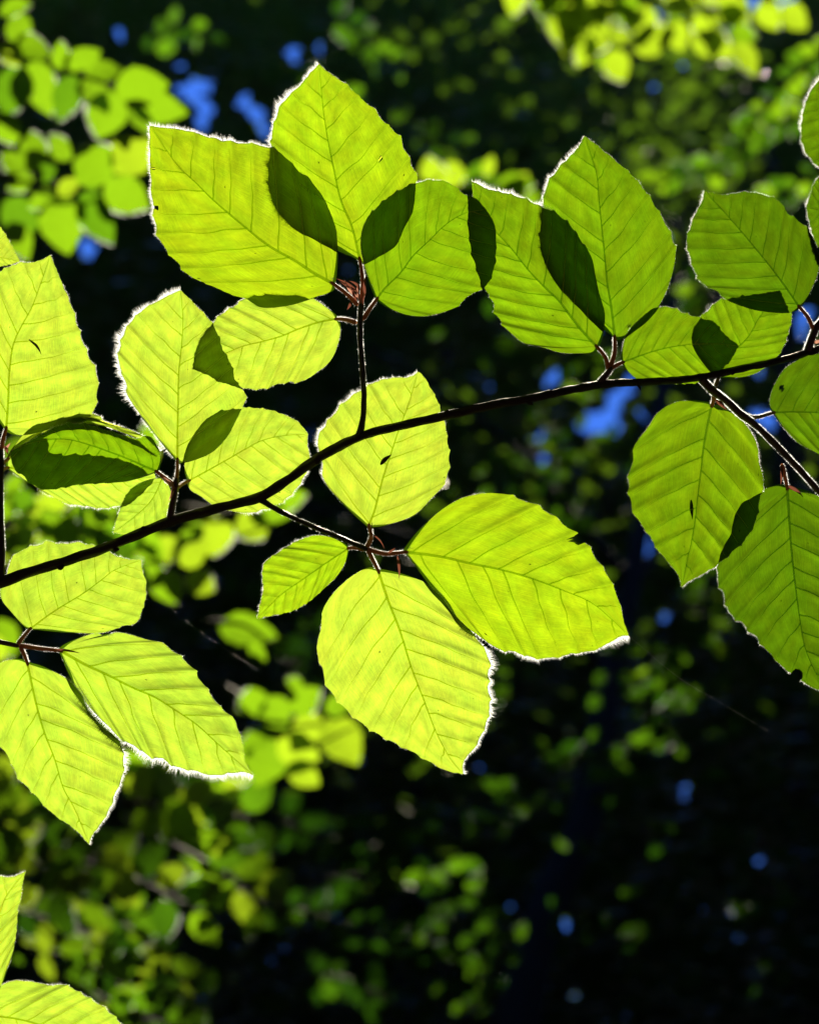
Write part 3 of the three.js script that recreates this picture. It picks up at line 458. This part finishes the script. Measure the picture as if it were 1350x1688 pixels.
bough('green spray below the large central leaves with tips pointing down', 2.9, [
  [440, 1146, 390, 1172, .75], [438, 1150, 474, 1202, .75], [478, 1172, 528, 1136, .7], [526, 1178, 486, 1228, .7], [538, 1186, 592, 1258, .68], [538, 1176, 580, 1146, .6], [446, 1212, 396, 1226, .6], [450, 1218, 424, 1296, .8], [458, 1216, 526, 1256, .7], [476, 1258, 528, 1296, .6], [390, 1250, 420, 1215, .6], [500, 1130, 470, 1120, .6]],
[[[370, 1130], [450, 1180], [540, 1180], [600, 1160]]], 11, { tilt: 0.7 });
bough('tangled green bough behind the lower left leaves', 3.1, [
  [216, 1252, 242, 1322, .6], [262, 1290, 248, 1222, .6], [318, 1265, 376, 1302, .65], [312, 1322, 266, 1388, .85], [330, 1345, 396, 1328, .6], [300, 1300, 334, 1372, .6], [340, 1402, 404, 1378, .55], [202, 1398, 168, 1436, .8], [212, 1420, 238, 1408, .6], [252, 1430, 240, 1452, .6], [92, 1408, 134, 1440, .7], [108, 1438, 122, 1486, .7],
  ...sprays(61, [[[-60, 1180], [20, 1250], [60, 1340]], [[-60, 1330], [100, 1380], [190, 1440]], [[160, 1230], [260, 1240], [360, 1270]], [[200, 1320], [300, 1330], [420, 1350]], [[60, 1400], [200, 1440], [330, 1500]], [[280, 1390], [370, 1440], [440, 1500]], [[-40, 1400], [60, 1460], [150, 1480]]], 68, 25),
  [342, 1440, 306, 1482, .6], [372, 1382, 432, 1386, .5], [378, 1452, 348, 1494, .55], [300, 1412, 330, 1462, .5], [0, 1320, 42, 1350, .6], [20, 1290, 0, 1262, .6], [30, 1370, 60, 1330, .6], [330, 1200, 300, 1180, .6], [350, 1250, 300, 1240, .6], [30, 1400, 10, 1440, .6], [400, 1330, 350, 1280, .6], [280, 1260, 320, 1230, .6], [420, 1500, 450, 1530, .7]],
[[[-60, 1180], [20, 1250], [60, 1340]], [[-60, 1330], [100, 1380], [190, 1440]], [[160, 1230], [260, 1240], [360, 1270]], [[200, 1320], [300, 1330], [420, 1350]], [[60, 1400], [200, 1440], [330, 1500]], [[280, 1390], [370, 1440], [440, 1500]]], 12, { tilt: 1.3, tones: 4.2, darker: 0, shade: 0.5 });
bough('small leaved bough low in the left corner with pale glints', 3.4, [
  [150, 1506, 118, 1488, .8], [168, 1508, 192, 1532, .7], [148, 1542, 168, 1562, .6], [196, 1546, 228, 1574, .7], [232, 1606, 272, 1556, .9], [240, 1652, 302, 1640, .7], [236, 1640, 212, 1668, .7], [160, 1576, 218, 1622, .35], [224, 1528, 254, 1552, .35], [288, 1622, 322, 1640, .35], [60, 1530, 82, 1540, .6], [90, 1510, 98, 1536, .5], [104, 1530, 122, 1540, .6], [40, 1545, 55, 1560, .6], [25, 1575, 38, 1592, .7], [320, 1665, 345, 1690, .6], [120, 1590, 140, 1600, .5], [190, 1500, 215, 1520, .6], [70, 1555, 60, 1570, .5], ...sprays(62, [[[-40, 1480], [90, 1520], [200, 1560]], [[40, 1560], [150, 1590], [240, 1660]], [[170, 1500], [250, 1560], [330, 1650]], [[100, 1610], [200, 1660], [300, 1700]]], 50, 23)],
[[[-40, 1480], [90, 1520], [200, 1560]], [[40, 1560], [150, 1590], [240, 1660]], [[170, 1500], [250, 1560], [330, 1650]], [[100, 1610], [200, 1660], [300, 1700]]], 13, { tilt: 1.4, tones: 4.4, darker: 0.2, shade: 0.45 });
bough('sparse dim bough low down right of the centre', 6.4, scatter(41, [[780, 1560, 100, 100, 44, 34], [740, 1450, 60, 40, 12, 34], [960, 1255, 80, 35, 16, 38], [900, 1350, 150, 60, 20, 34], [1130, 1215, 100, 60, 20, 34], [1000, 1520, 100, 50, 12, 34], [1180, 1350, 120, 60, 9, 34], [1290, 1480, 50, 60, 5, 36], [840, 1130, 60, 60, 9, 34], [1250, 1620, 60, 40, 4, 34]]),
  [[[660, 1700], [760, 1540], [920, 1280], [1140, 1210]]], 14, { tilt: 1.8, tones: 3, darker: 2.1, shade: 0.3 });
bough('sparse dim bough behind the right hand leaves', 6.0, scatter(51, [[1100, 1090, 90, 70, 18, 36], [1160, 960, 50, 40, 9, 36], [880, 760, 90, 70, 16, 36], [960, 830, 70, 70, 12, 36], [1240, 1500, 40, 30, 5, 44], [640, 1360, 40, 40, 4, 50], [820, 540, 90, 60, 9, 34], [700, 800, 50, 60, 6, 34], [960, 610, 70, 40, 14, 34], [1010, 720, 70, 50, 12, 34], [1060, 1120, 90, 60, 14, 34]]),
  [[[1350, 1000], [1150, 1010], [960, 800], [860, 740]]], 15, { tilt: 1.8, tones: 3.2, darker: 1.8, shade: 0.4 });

{
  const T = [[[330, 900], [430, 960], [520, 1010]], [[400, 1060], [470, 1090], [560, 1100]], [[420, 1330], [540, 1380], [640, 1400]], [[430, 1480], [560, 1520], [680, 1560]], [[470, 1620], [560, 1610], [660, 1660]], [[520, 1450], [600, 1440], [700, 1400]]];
  bough('deep green bough with shade put into its leaf colour between the central and lower left leaves', 7.4, sprays(71, T, 46, 17), T, 16, { tilt: 1.6, tones: 2.2, darker: 3.5, shade: 0.1, fringe: 0.1 });
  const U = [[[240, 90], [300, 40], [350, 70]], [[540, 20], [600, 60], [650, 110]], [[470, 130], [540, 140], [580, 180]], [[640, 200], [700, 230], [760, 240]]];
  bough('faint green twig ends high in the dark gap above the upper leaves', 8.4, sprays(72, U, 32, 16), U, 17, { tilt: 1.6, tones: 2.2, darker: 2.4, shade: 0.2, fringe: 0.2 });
}
// gaps in the far crowns through which the sky shows [x, y, radius]
const GAPS = [[318, 148, 19], [338, 182, 17], [300, 146, 10], [344, 140, 9], [330, 205, 12], [418, 182, 13], [428, 202, 11], [403, 163, 8], [440, 215, 9], [480, 88, 12], [524, 80, 9], [195, 56, 9], [302, 110, 9], [150, 412, 14], [140, 400, 9], [975, 695, 17], [1000, 690, 15], [1012, 662, 13], [1000, 715, 10], [958, 700, 10], [1032, 636, 15], [1058, 682, 10], [1018, 700, 9], [905, 622, 12], [930, 612, 8], [892, 756, 9], [890, 718, 7], [1065, 905, 14], [1060, 890, 9], [1310, 540, 16], [1325, 520, 14], [1290, 600, 10], [1283, 700, 20], [1260, 690, 14], [1285, 14, 14], [1300, 4, 10], [1240, 0, 8], [845, 1495, 9], [928, 1522, 9], [880, 1322, 8], [1245, 1424, 7], [972, 1214, 7], [1095, 1018, 8], [1130, 1300, 8], [580, 440, 4], [515, 712, 8], [185, 1375, 7], [1250, 610, 8]];
const inGap = (x, y, extra) => GAPS.some(([a, b, q]) => (x - a) ** 2 + (y - b) ** 2 < (q + extra) ** 2);
const TREES = [                                           // trunk foot x, z; lean towards (x, z) at 9 m; radius
  { foot: [-0.02, -6.3], via: [[853, 1690, 7.0], [905, 1480, 7.3], [955, 1375, 7.45], [1006, 1104, 7.8], [1040, 960, 8.0]], r: 0.065, label: 'slim leaning dark beech trunk right of the centre' },
  { foot: [1.75, -8.4], via: [[1340, 1688, 9.6], [1325, 1300, 9.9], [1315, 1000, 10.2]], r: 0.11, label: 'dark beech at the right edge behind the deep green leaves' },
  { foot: [-0.15, -9.6], via: [[672, 1688, 11.0], [680, 1480, 11.2], [700, 1200, 11.6]], r: 0.10, label: 'dim beech under the tip of the lowest central leaf' },
  { foot: [-2.2, -8.8], via: [[-60, 1688, 10.2], [-40, 1000, 10.8]], r: 0.14, label: 'beech at the left edge behind the brightest leaves' },
  { foot: [3.6, -11.5], via: [], r: 0.16, label: 'tall beech far back on the right' },
  { foot: [-3.9, -12.0], via: [], r: 0.16, label: 'tall beech far back on the left' },
  { foot: [0.7, -13.0], via: [], r: 0.15, label: 'tall beech far back in the middle' },
  { foot: [-4.6, 1.5], via: [], r: 0.17, label: 'beech standing outside the photo to the left of the viewer' },
  { foot: [4.8, 0.8], via: [], r: 0.17, label: 'beech standing outside the photo to the right of the viewer' },
  { foot: [0.6, 5.4], via: [], r: 0.18, label: 'beech standing behind the viewer' },
  { foot: [-2.5, -21.0], via: [], r: 0.18, label: 'beech in the farthest row on the left' },
  { foot: [3.4, -23.0], via: [], r: 0.18, label: 'beech in the farthest row on the right' },
];
const px0 = (x, y) => at(x, y, D0);
const tanS = SUN.y / Math.hypot(SUN.x, SUN.z);
{
  const r = rng(77), built = TREES.map((t) => ({ ...t, mb: new MB(), n: 0, pts: [] }));
  for (const t of built) {
    t.pts = [new THREE.Vector3(t.foot[0], -0.1, t.foot[1]), ...t.via.map((q) => at(...q))];
    const last = t.pts.at(-1), prev = t.pts.at(-2) ?? last.clone().add(new THREE.Vector3(0, -1, 0)), dir = t.via.length ? last.clone().sub(prev).normalize() : new THREE.Vector3(0, 1, 0);
    let top = last.clone(); for (let k = 0; k < 3; k++) { dir.lerp(new THREE.Vector3(0, 1, 0), 0.25).normalize(); top = top.clone().addScaledVector(dir, t.via.length ? 1.3 : 3.2); if (top.z > -1 || top.y < 1.55 + tanS * (-top.z - 0.75) - 1.3) t.pts.push(top); }
  }
  const tmp = new THREE.Vector3(), X = new THREE.Vector3(), Y = new THREE.Vector3(), Z = new THREE.Vector3();
  const tubes = litPoints.filter((_, i) => i % 2 === 0);
  const sp = new THREE.Vector3();
  const clearOfSun = (p, slack) => { for (const q of tubes) { sp.copy(p).sub(q); const t = sp.dot(SUN); if (t > 0 && sp.lengthSq() - t * t < slack * slack) return false; } return true; };
  let made = 0;
  const put = (p, len, w, mb) => {                        // one leaf of a far crown, six faces, cupped
    const yaw = r() * 6.283, tilt = (r() - 0.5) * 1.3; X.set(Math.cos(yaw), (r() - 0.6) * 0.7, Math.sin(yaw)).normalize(); Y.set(-Math.sin(yaw), tilt, Math.cos(yaw)).normalize(); Z.copy(X).cross(Y);
    const v = (a, b, c) => mb.v(sp.copy(p).addScaledVector(X, a * len).addScaledVector(Y, b * w).addScaledVector(Z, c * len), a, b);
    const c = [v(-.5, 0, 0), v(-.12, 1, .07), v(.24, .78, .05), v(.5, 0, -.04), v(.24, -.78, .05), v(-.12, -1, .07), v(0, 0, 0)];
    for (let i = 0; i < 6; i++) mb.tri(c[6], c[i], c[(i + 1) % 6]);
    made++;
  };
  const nearest = (p) => { let best = built[0], bd = 1e9; for (const t of built) { const d = (t.pts.at(-2).x - p.x) ** 2 + (t.pts.at(-2).z - p.z) ** 2; if (d < bd) { bd = d; best = t; } } return best.mb; };
  for (let k = 0; k < 500000 && made < 170000; k++) {     // the crowns 7 to 15 m away
    const z = -lerp(7.2, 14.5, Math.pow(r(), 0.9)), side = (r() - 0.5) * 2 * (0.27 * -z + 1.0), hMax = Math.min(15, 1.55 + tanS * (-z - 2.1) + 0.6), h = lerp(2.2, hMax, Math.pow(r(), 1.25)), p = tmp.set(side, h, z);
    if (perlin.noise(p.x * 0.55 + 3, p.y * 0.7, p.z * 0.55) + 0.5 * perlin.noise(p.x * 1.7, p.y * 2.2, p.z * 1.7) < -0.34 - 0.25 * r()) continue;
    const [px, py] = toPixel(p), len = 0.085 + 0.045 * r();
    if (inGap(px, py, len * 0.36 / -z * 0.87 * FPX * (0.25 + 0.75 * r()))) continue;
    if (p.y > 1.55 + tanS * (-z - 0.75) - 0.75) continue; // the open way of the sun to the branch and the lit boughs
    if (!clearOfSun(p, 0.2) && r() > 0.12) continue;
    put(p, len, len * (0.3 + 0.08 * r()), nearest(p));
  }
  for (let k = 0; k < 300000 && made < 250000; k++) {     // crowns farther back, in larger clumps
    const z = -lerp(16, 30, r()), side = (r() - 0.5) * 2 * (0.27 * -z + 1.5), h = lerp(3, Math.min(24, 1.55 + tanS * (-z - 2.5)), Math.pow(r(), 1.2)), p = tmp.set(side, h, z), [px, py] = toPixel(p), len = 0.21 + 0.12 * r();
    if (inGap(px, py, len * 0.36 / -z * 0.87 * FPX * (0.25 + 0.75 * r()))) continue;
    if (!clearOfSun(p, 0.3)) continue;
    put(p, len, len * (0.32 + 0.1 * r()), nearest(p));
  }
  // the wood closes round and above the viewer too, open only towards the sun
  const over = [...litPoints.filter((_, i) => i % 3 === 0), px0(100, 300), px0(100, 1200), px0(700, 300), px0(700, 1200), px0(1250, 400), px0(1250, 1100)];
  for (let k = 0; k < 200000 && made < 320000; k++) {
    const el = Math.asin(lerp(0.0, 1, r())), az = r() * 6.283, q = 5 + 4 * r(), p = tmp.set(Math.cos(az) * Math.cos(el) * q, 1.55 + Math.sin(el) * q, Math.sin(az) * Math.cos(el) * q), [px, py, d] = toPixel(p);
    if (d > 0 && px > -380 && px < 1730 && py > -300 && py < 2050) continue;
    let ok = true; for (const o of over) { sp.copy(p).sub(o); const t = sp.dot(SUN); if (t > 0 && sp.lengthSq() - t * t < 0.5) { ok = false; break; } }
    if (!ok) continue;
    const len = 0.26 + 0.16 * r(); put(p, len, len * 0.4, nearest(p));
  }
  built.forEach((t, i) => {
    const foot = t.pts[0], o = thing('beech_tree', t.label, 'tree', foot), tb = new MB();
    limb(tb, t.pts, [t.r * 1.25, t.r, t.r * 0.85, t.r * 0.6, t.r * 0.35], 14, 0.05, i + 2, 14); part('trunk', tb.build(foot), TRUNK, o);
    for (let k = 0; k < 5; k++) { const b = t.pts[Math.max(1, t.pts.length - 3 + (k % 3))], a = r() * 6.283, lb = new MB(), e = b.clone().add(new THREE.Vector3(Math.cos(a) * 1.1, 0.5 + 0.5 * r(), Math.sin(a) * 1.1)); if (e.z < -1 && e.y > 1.55 + tanS * (-e.z - 0.75) - 1.0) continue; limb(lb, [b, b.clone().lerp(e, 0.5).add(new THREE.Vector3(0, 0.12, 0)), e], [t.r * 0.35, t.r * 0.2, 0.006], 7, 0.05, k, 14); part('limb', lb.build(foot), TRUNK, o); }
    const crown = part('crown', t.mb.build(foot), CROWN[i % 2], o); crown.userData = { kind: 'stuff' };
  });
  console.log('far leaves', made);
}

// ------------------------------------------------------------------ the branch in focus
const px2 = (x, y, dz = 0) => at(x, y, twigDepth(x) + dz * MM);
function twigPart(name, pts, radPx, parent, origin, mat = BARK, seed = 3, sides = 12, hairs = 0, hairSide = -1) {
  const mb = new MB(), P = pts.map(([x, y, dz = 0]) => px2(x, y, dz)); limb(mb, P, radPx.map((q) => q * PXM), sides, 0.17, seed, 1100);
  const o = part(name, mb.build(origin), mat, parent);
  if (hairs) {
    const r = rng(seed * 19), c = new THREE.CatmullRomCurve3(P, false, 'centripetal'), n = Math.round(c.getLength() / MM * hairs), hb = new MB();
    for (let i = 0; i < n; i++) {
      const t = r(), p = c.getPoint(t), tan = c.getTangent(t), f = t * (radPx.length - 1), k = Math.min(radPx.length - 2, Math.floor(f)), rad = lerp(radPx[k], radPx[k + 1], f - k) * PXM;
      const up = tan.clone().cross(FWD).normalize(); if (up.dot(UPV) < 0) up.negate();
      const dir = up.multiplyScalar(r() < 0.75 ? 1 : -1).addScaledVector(FWD, r() * 1.2 - 0.1).normalize(), tip = dir.clone().addScaledVector(tan, (r() - 0.3) * 1.2).normalize(), ac = tip.clone().cross(FWD).normalize().multiplyScalar(0.000042), q = p.clone().addScaledVector(dir, rad * 0.93);
      hb.tri(hb.v(q.clone().add(ac)), hb.v(q.clone().sub(ac)), hb.v(q.clone().addScaledVector(tip, (0.25 + 0.5 * r()) * MM)));
    }
    const h = part('twig_hair', hb.build(origin), HAIR, o); h.userData = { kind: 'stuff' };
  }
  return o;
}
function scale(name, x0, y0, x1, y1, w, parent, origin, mat = SCALE, dz = 0, bend = 0.3, depth) {   // a lance-shaped, hollow bud scale
  const mb = new MB(), n = 8, a = depth ? at(x0, y0, depth) : px2(x0, y0, dz), b = depth ? at(x1, y1, depth) : px2(x1, y1, dz - 0.5), ax = b.clone().sub(a), L = ax.length(), Xd = ax.clone().normalize(), Yd = Xd.clone().cross(FWD).normalize(); let prev = null;
  for (let i = 0; i <= n; i++) {
    const t = i / n, hw = w * PXM * 0.5 * Math.pow(Math.sin(Math.PI * Math.pow(0.05 + 0.94 * t, 0.75)), 1.1), c = a.clone().addScaledVector(ax, t).addScaledVector(Yd, bend * L * 0.25 * Math.sin(Math.PI * t)), ring = [];
    for (let k = 0; k <= 6; k++) { const f = k / 6 * Math.PI * 1.2 - 0.3; ring.push(mb.v(c.clone().addScaledVector(Yd, Math.cos(f) * hw).addScaledVector(FWD, -Math.sin(f) * hw * 0.6), k / 6, t)); }
    if (prev) for (let k = 0; k < 6; k++) mb.quad(prev[k], ring[k], ring[k + 1], prev[k + 1]);
    prev = ring;
  }
  return part(name, mb.build(origin), mat, parent);
}
{
  const origin = px2(-140, 1000);
  const br = thing('beech_branch', 'sharp dark beech branch crossing the whole photo with large backlit leaves', 'branch', origin);
  twigPart('stem', [[-140, 1000], [0, 961], [60, 940], [150, 912], [210, 888], [280, 860], [350, 840], [430, 818], [480, 787], [530, 752], [593, 720], [650, 704], [740, 684], [800, 670], [870, 658], [920, 647], [990, 634], [1050, 630], [1110, 627], [1160, 621], [1230, 606], [1290, 593], [1335, 579], [1352, 573]], [9.0, 8.6, 8.1, 8.2, 8.0, 7.4, 7.3, 7.0, 6.4, 6.0, 5.9, 5.0], br, origin, BARK, 3, 16);
  const side = [
    [[[590, 724], [597, 700], [600, 655], [597, 600], [594, 560], [594, 525], [596, 500]], [7, 4.9, 4.5, 4.3, 4.5, 4.6], 7, BARK],
    [[[279, 862], [284, 835], [289, 812], [291, 788]], [7, 5, 4.6, 4.5], 14, SHOOT],
    [[[428, 822], [450, 836], [500, 861], [560, 886], [606, 906]], [5.5, 4.2, 3.9, 3.8, 4], 8, BARK],
    [[[986, 634], [997, 620], [1008, 606]], [6, 5, 4.5], 16, SHOOT],
    [[[1155, 624], [1172, 642], [1195, 660], [1222, 684], [1240, 697], [1300, 756], [1350, 811], [1420, 890]], [7, 6.6, 6.2, 6, 5.6, 5.2, 5, 4.6], 55, SHOOT],
    [[[2, 962], [4, 900], [2, 850], [2, 800], [3, 762], [2, 740]], [6.5, 4.8, 4.4, 4.2, 4], 12, BARK],
    [[[1330, 580], [1336, 562], [1344, 542], [1362, 518], [1420, 440], [1464, 350], [1470, 300]], [7, 6.5, 6, 5.5, 5, 4.5, 4], 24, SHOOT],
  ];
  side.forEach(([p, q, h, m], i) => twigPart('side_twig', p, q, br, origin, m, 20 + i, 11, h));
  // buds, scars and the spent bud scales at the shoot tips
  for (const [x0, y0, x1, y1, w, b] of [[592, 484, 554, 459, 6, -0.3], [590, 490, 568, 461, 6, 0.4], [594, 478, 575, 463, 6, -0.6], [602, 486, 605, 452, 7, 0.3], [588, 496, 580, 472, 5, 0.2], [589, 478, 560, 464, 4, 0.2], [579, 497, 572, 511, 6, 0.2], [597, 508, 604, 480, 3, 0.2], [595, 500, 588, 470, 6, 0.1],
    [286, 800, 278, 826, 6, 0.3], [289, 806, 270, 786, 6, -0.2], [296, 800, 282, 812, 4, 0], [655, 916, 658, 955, 6, 0.15], [613, 880, 634, 905, 3.5, 0.4], [612, 886, 613, 858, 3, 0], [640, 912, 652, 903, 5, 0], [1180, 660, 1197, 676, 9, 0.2], [1296, 800, 1324, 820, 8, 0.3], [1288, 768, 1286, 800, 6, 0.1], [1340, 565, 1356, 560, 8, 0], [8, 735, 14, 750, 7, 0.3], [10, 740, 18, 730, 5, 0]])
    scale('bud_scale', x0, y0, x1, y1, w * 0.85, br, origin, (x0 + y0) % 3 ? SCALE : SCALE_PALE, -0.8, b);
  for (const [x0, y0, x1, y1, w] of [[1330, 584, 1350, 580, 7], [868, 661, 880, 668, 8], [742, 678, 730, 684, 11], [186, 905, 198, 906, 10], [1050, 632, 1057, 645, 4], [96, 938, 108, 932, 9], [232, 872, 246, 869, 8], [352, 842, 344, 846, 10], [470, 800, 478, 788, 7], [520, 764, 530, 757, 8], [640, 712, 650, 702, 8], [700, 688, 708, 694, 7], [800, 666, 808, 673, 7], [905, 644, 915, 648, 7], [1085, 634, 1093, 624, 6], [1205, 618, 1213, 609, 6], [410, 829, 420, 818, 7]]) scale('bud', x0, y0, x1, y1, w, br, origin, BARK, -0.8, 0);
  let seed = 1;
  for (const k in LEAVES) { const s = LEAVES[k]; s.seed = seed++; if (!s.sprig && !s.low) makeLeaf(br, origin, s); }

  const so = at(-90, 1048, D0), sprig = thing('beech_sprig', 'sprig of three sunlit leaves entering from the left edge below the branch', 'sprig', so);
  { const mb = new MB(); limb(mb, [[-90, 1048], [-40, 1052], [0, 1058], [32, 1065]].map(([x, y]) => at(x, y, D0 + 0.003 + planeZ('edge', x, y))), [5, 4.6, 4.4, 4].map((q) => q * PXM), 10, 0.1, 41, 1100); part('side_twig', mb.build(so), SHOOT, sprig); }
  scale('bud_scale', 92, 1070, 134, 1077, 4, sprig, so, SCALE, 0, 0.1, D0 + 0.006);
  for (const k in LEAVES) if (LEAVES[k].sprig) makeLeaf(sprig, so, LEAVES[k]);
  const lo = at(-100, 1745, D0), low = thing('beech_sprig', 'pair of bright leaves cut off by the bottom left corner', 'sprig', lo);
  { const mb = new MB(); limb(mb, [[-100, 1745], [-70, 1722], [-45, 1705]].map(([x, y]) => at(x, y, D0 + 0.003 + planeZ('edge', x, y))), [5, 4.5, 4].map((q) => q * PXM), 10, 0.1, 43, 1100); part('side_twig', mb.build(lo), SHOOT, low); }
  for (const k in LEAVES) if (LEAVES[k].low) makeLeaf(low, lo, LEAVES[k]);

  // shed husks lying on leaves, silk threads
  const husk = (label, x0, y0, x1, y1, w, depth, bend) => { const p = at(x0, y0, depth), o = scale('shed_husk', x0, y0, x1, y1, w, scene, p, HUSK, 0, bend, depth); o.position.copy(p); o.name = numbered('shed_husk'); tag(o, label, 'husk'); };
  husk('dark shed bud husk on the round leaf above the branch fork', 627, 766, 646, 749, 8, D0 + 0.0055, 0.2);
  husk('thin dark husk upright on the leaf hanging under the right side twig', 1139, 820, 1142, 848, 6, twigDepth(1140) - 0.004, 0);
  husk('thin curved dark husk on the large leaf at the left edge', 51, 557, 70, 585, 4.5, D0 + 0.0035, 0.3);
  const silk = (label, pts, q) => { const mb = new MB(), P = pts.map(([x, y, d]) => at(x, y, d)); limb(mb, P, [q, q], 4, 0, 1, 300); const o = part(numbered('silk_thread'), mb.build(P[0]), SILK, scene, P[0]); tag(o, label, 'thread'); };
  silk('fine silk thread slanting down from the leaf tip at the centre right', [[1036, 1048, 0.81], [1120, 1118, 0.812], [1190, 1160, 0.815], [1268, 1207, 0.818]], 0.000011);
  silk('fine silk thread slanting across the dark gap left of the central leaves', [[240, 962, 0.81], [300, 1018, 0.81], [360, 1062, 0.812], [425, 1104, 0.815]], 0.000004);
}

renderer.render(scene, camera);
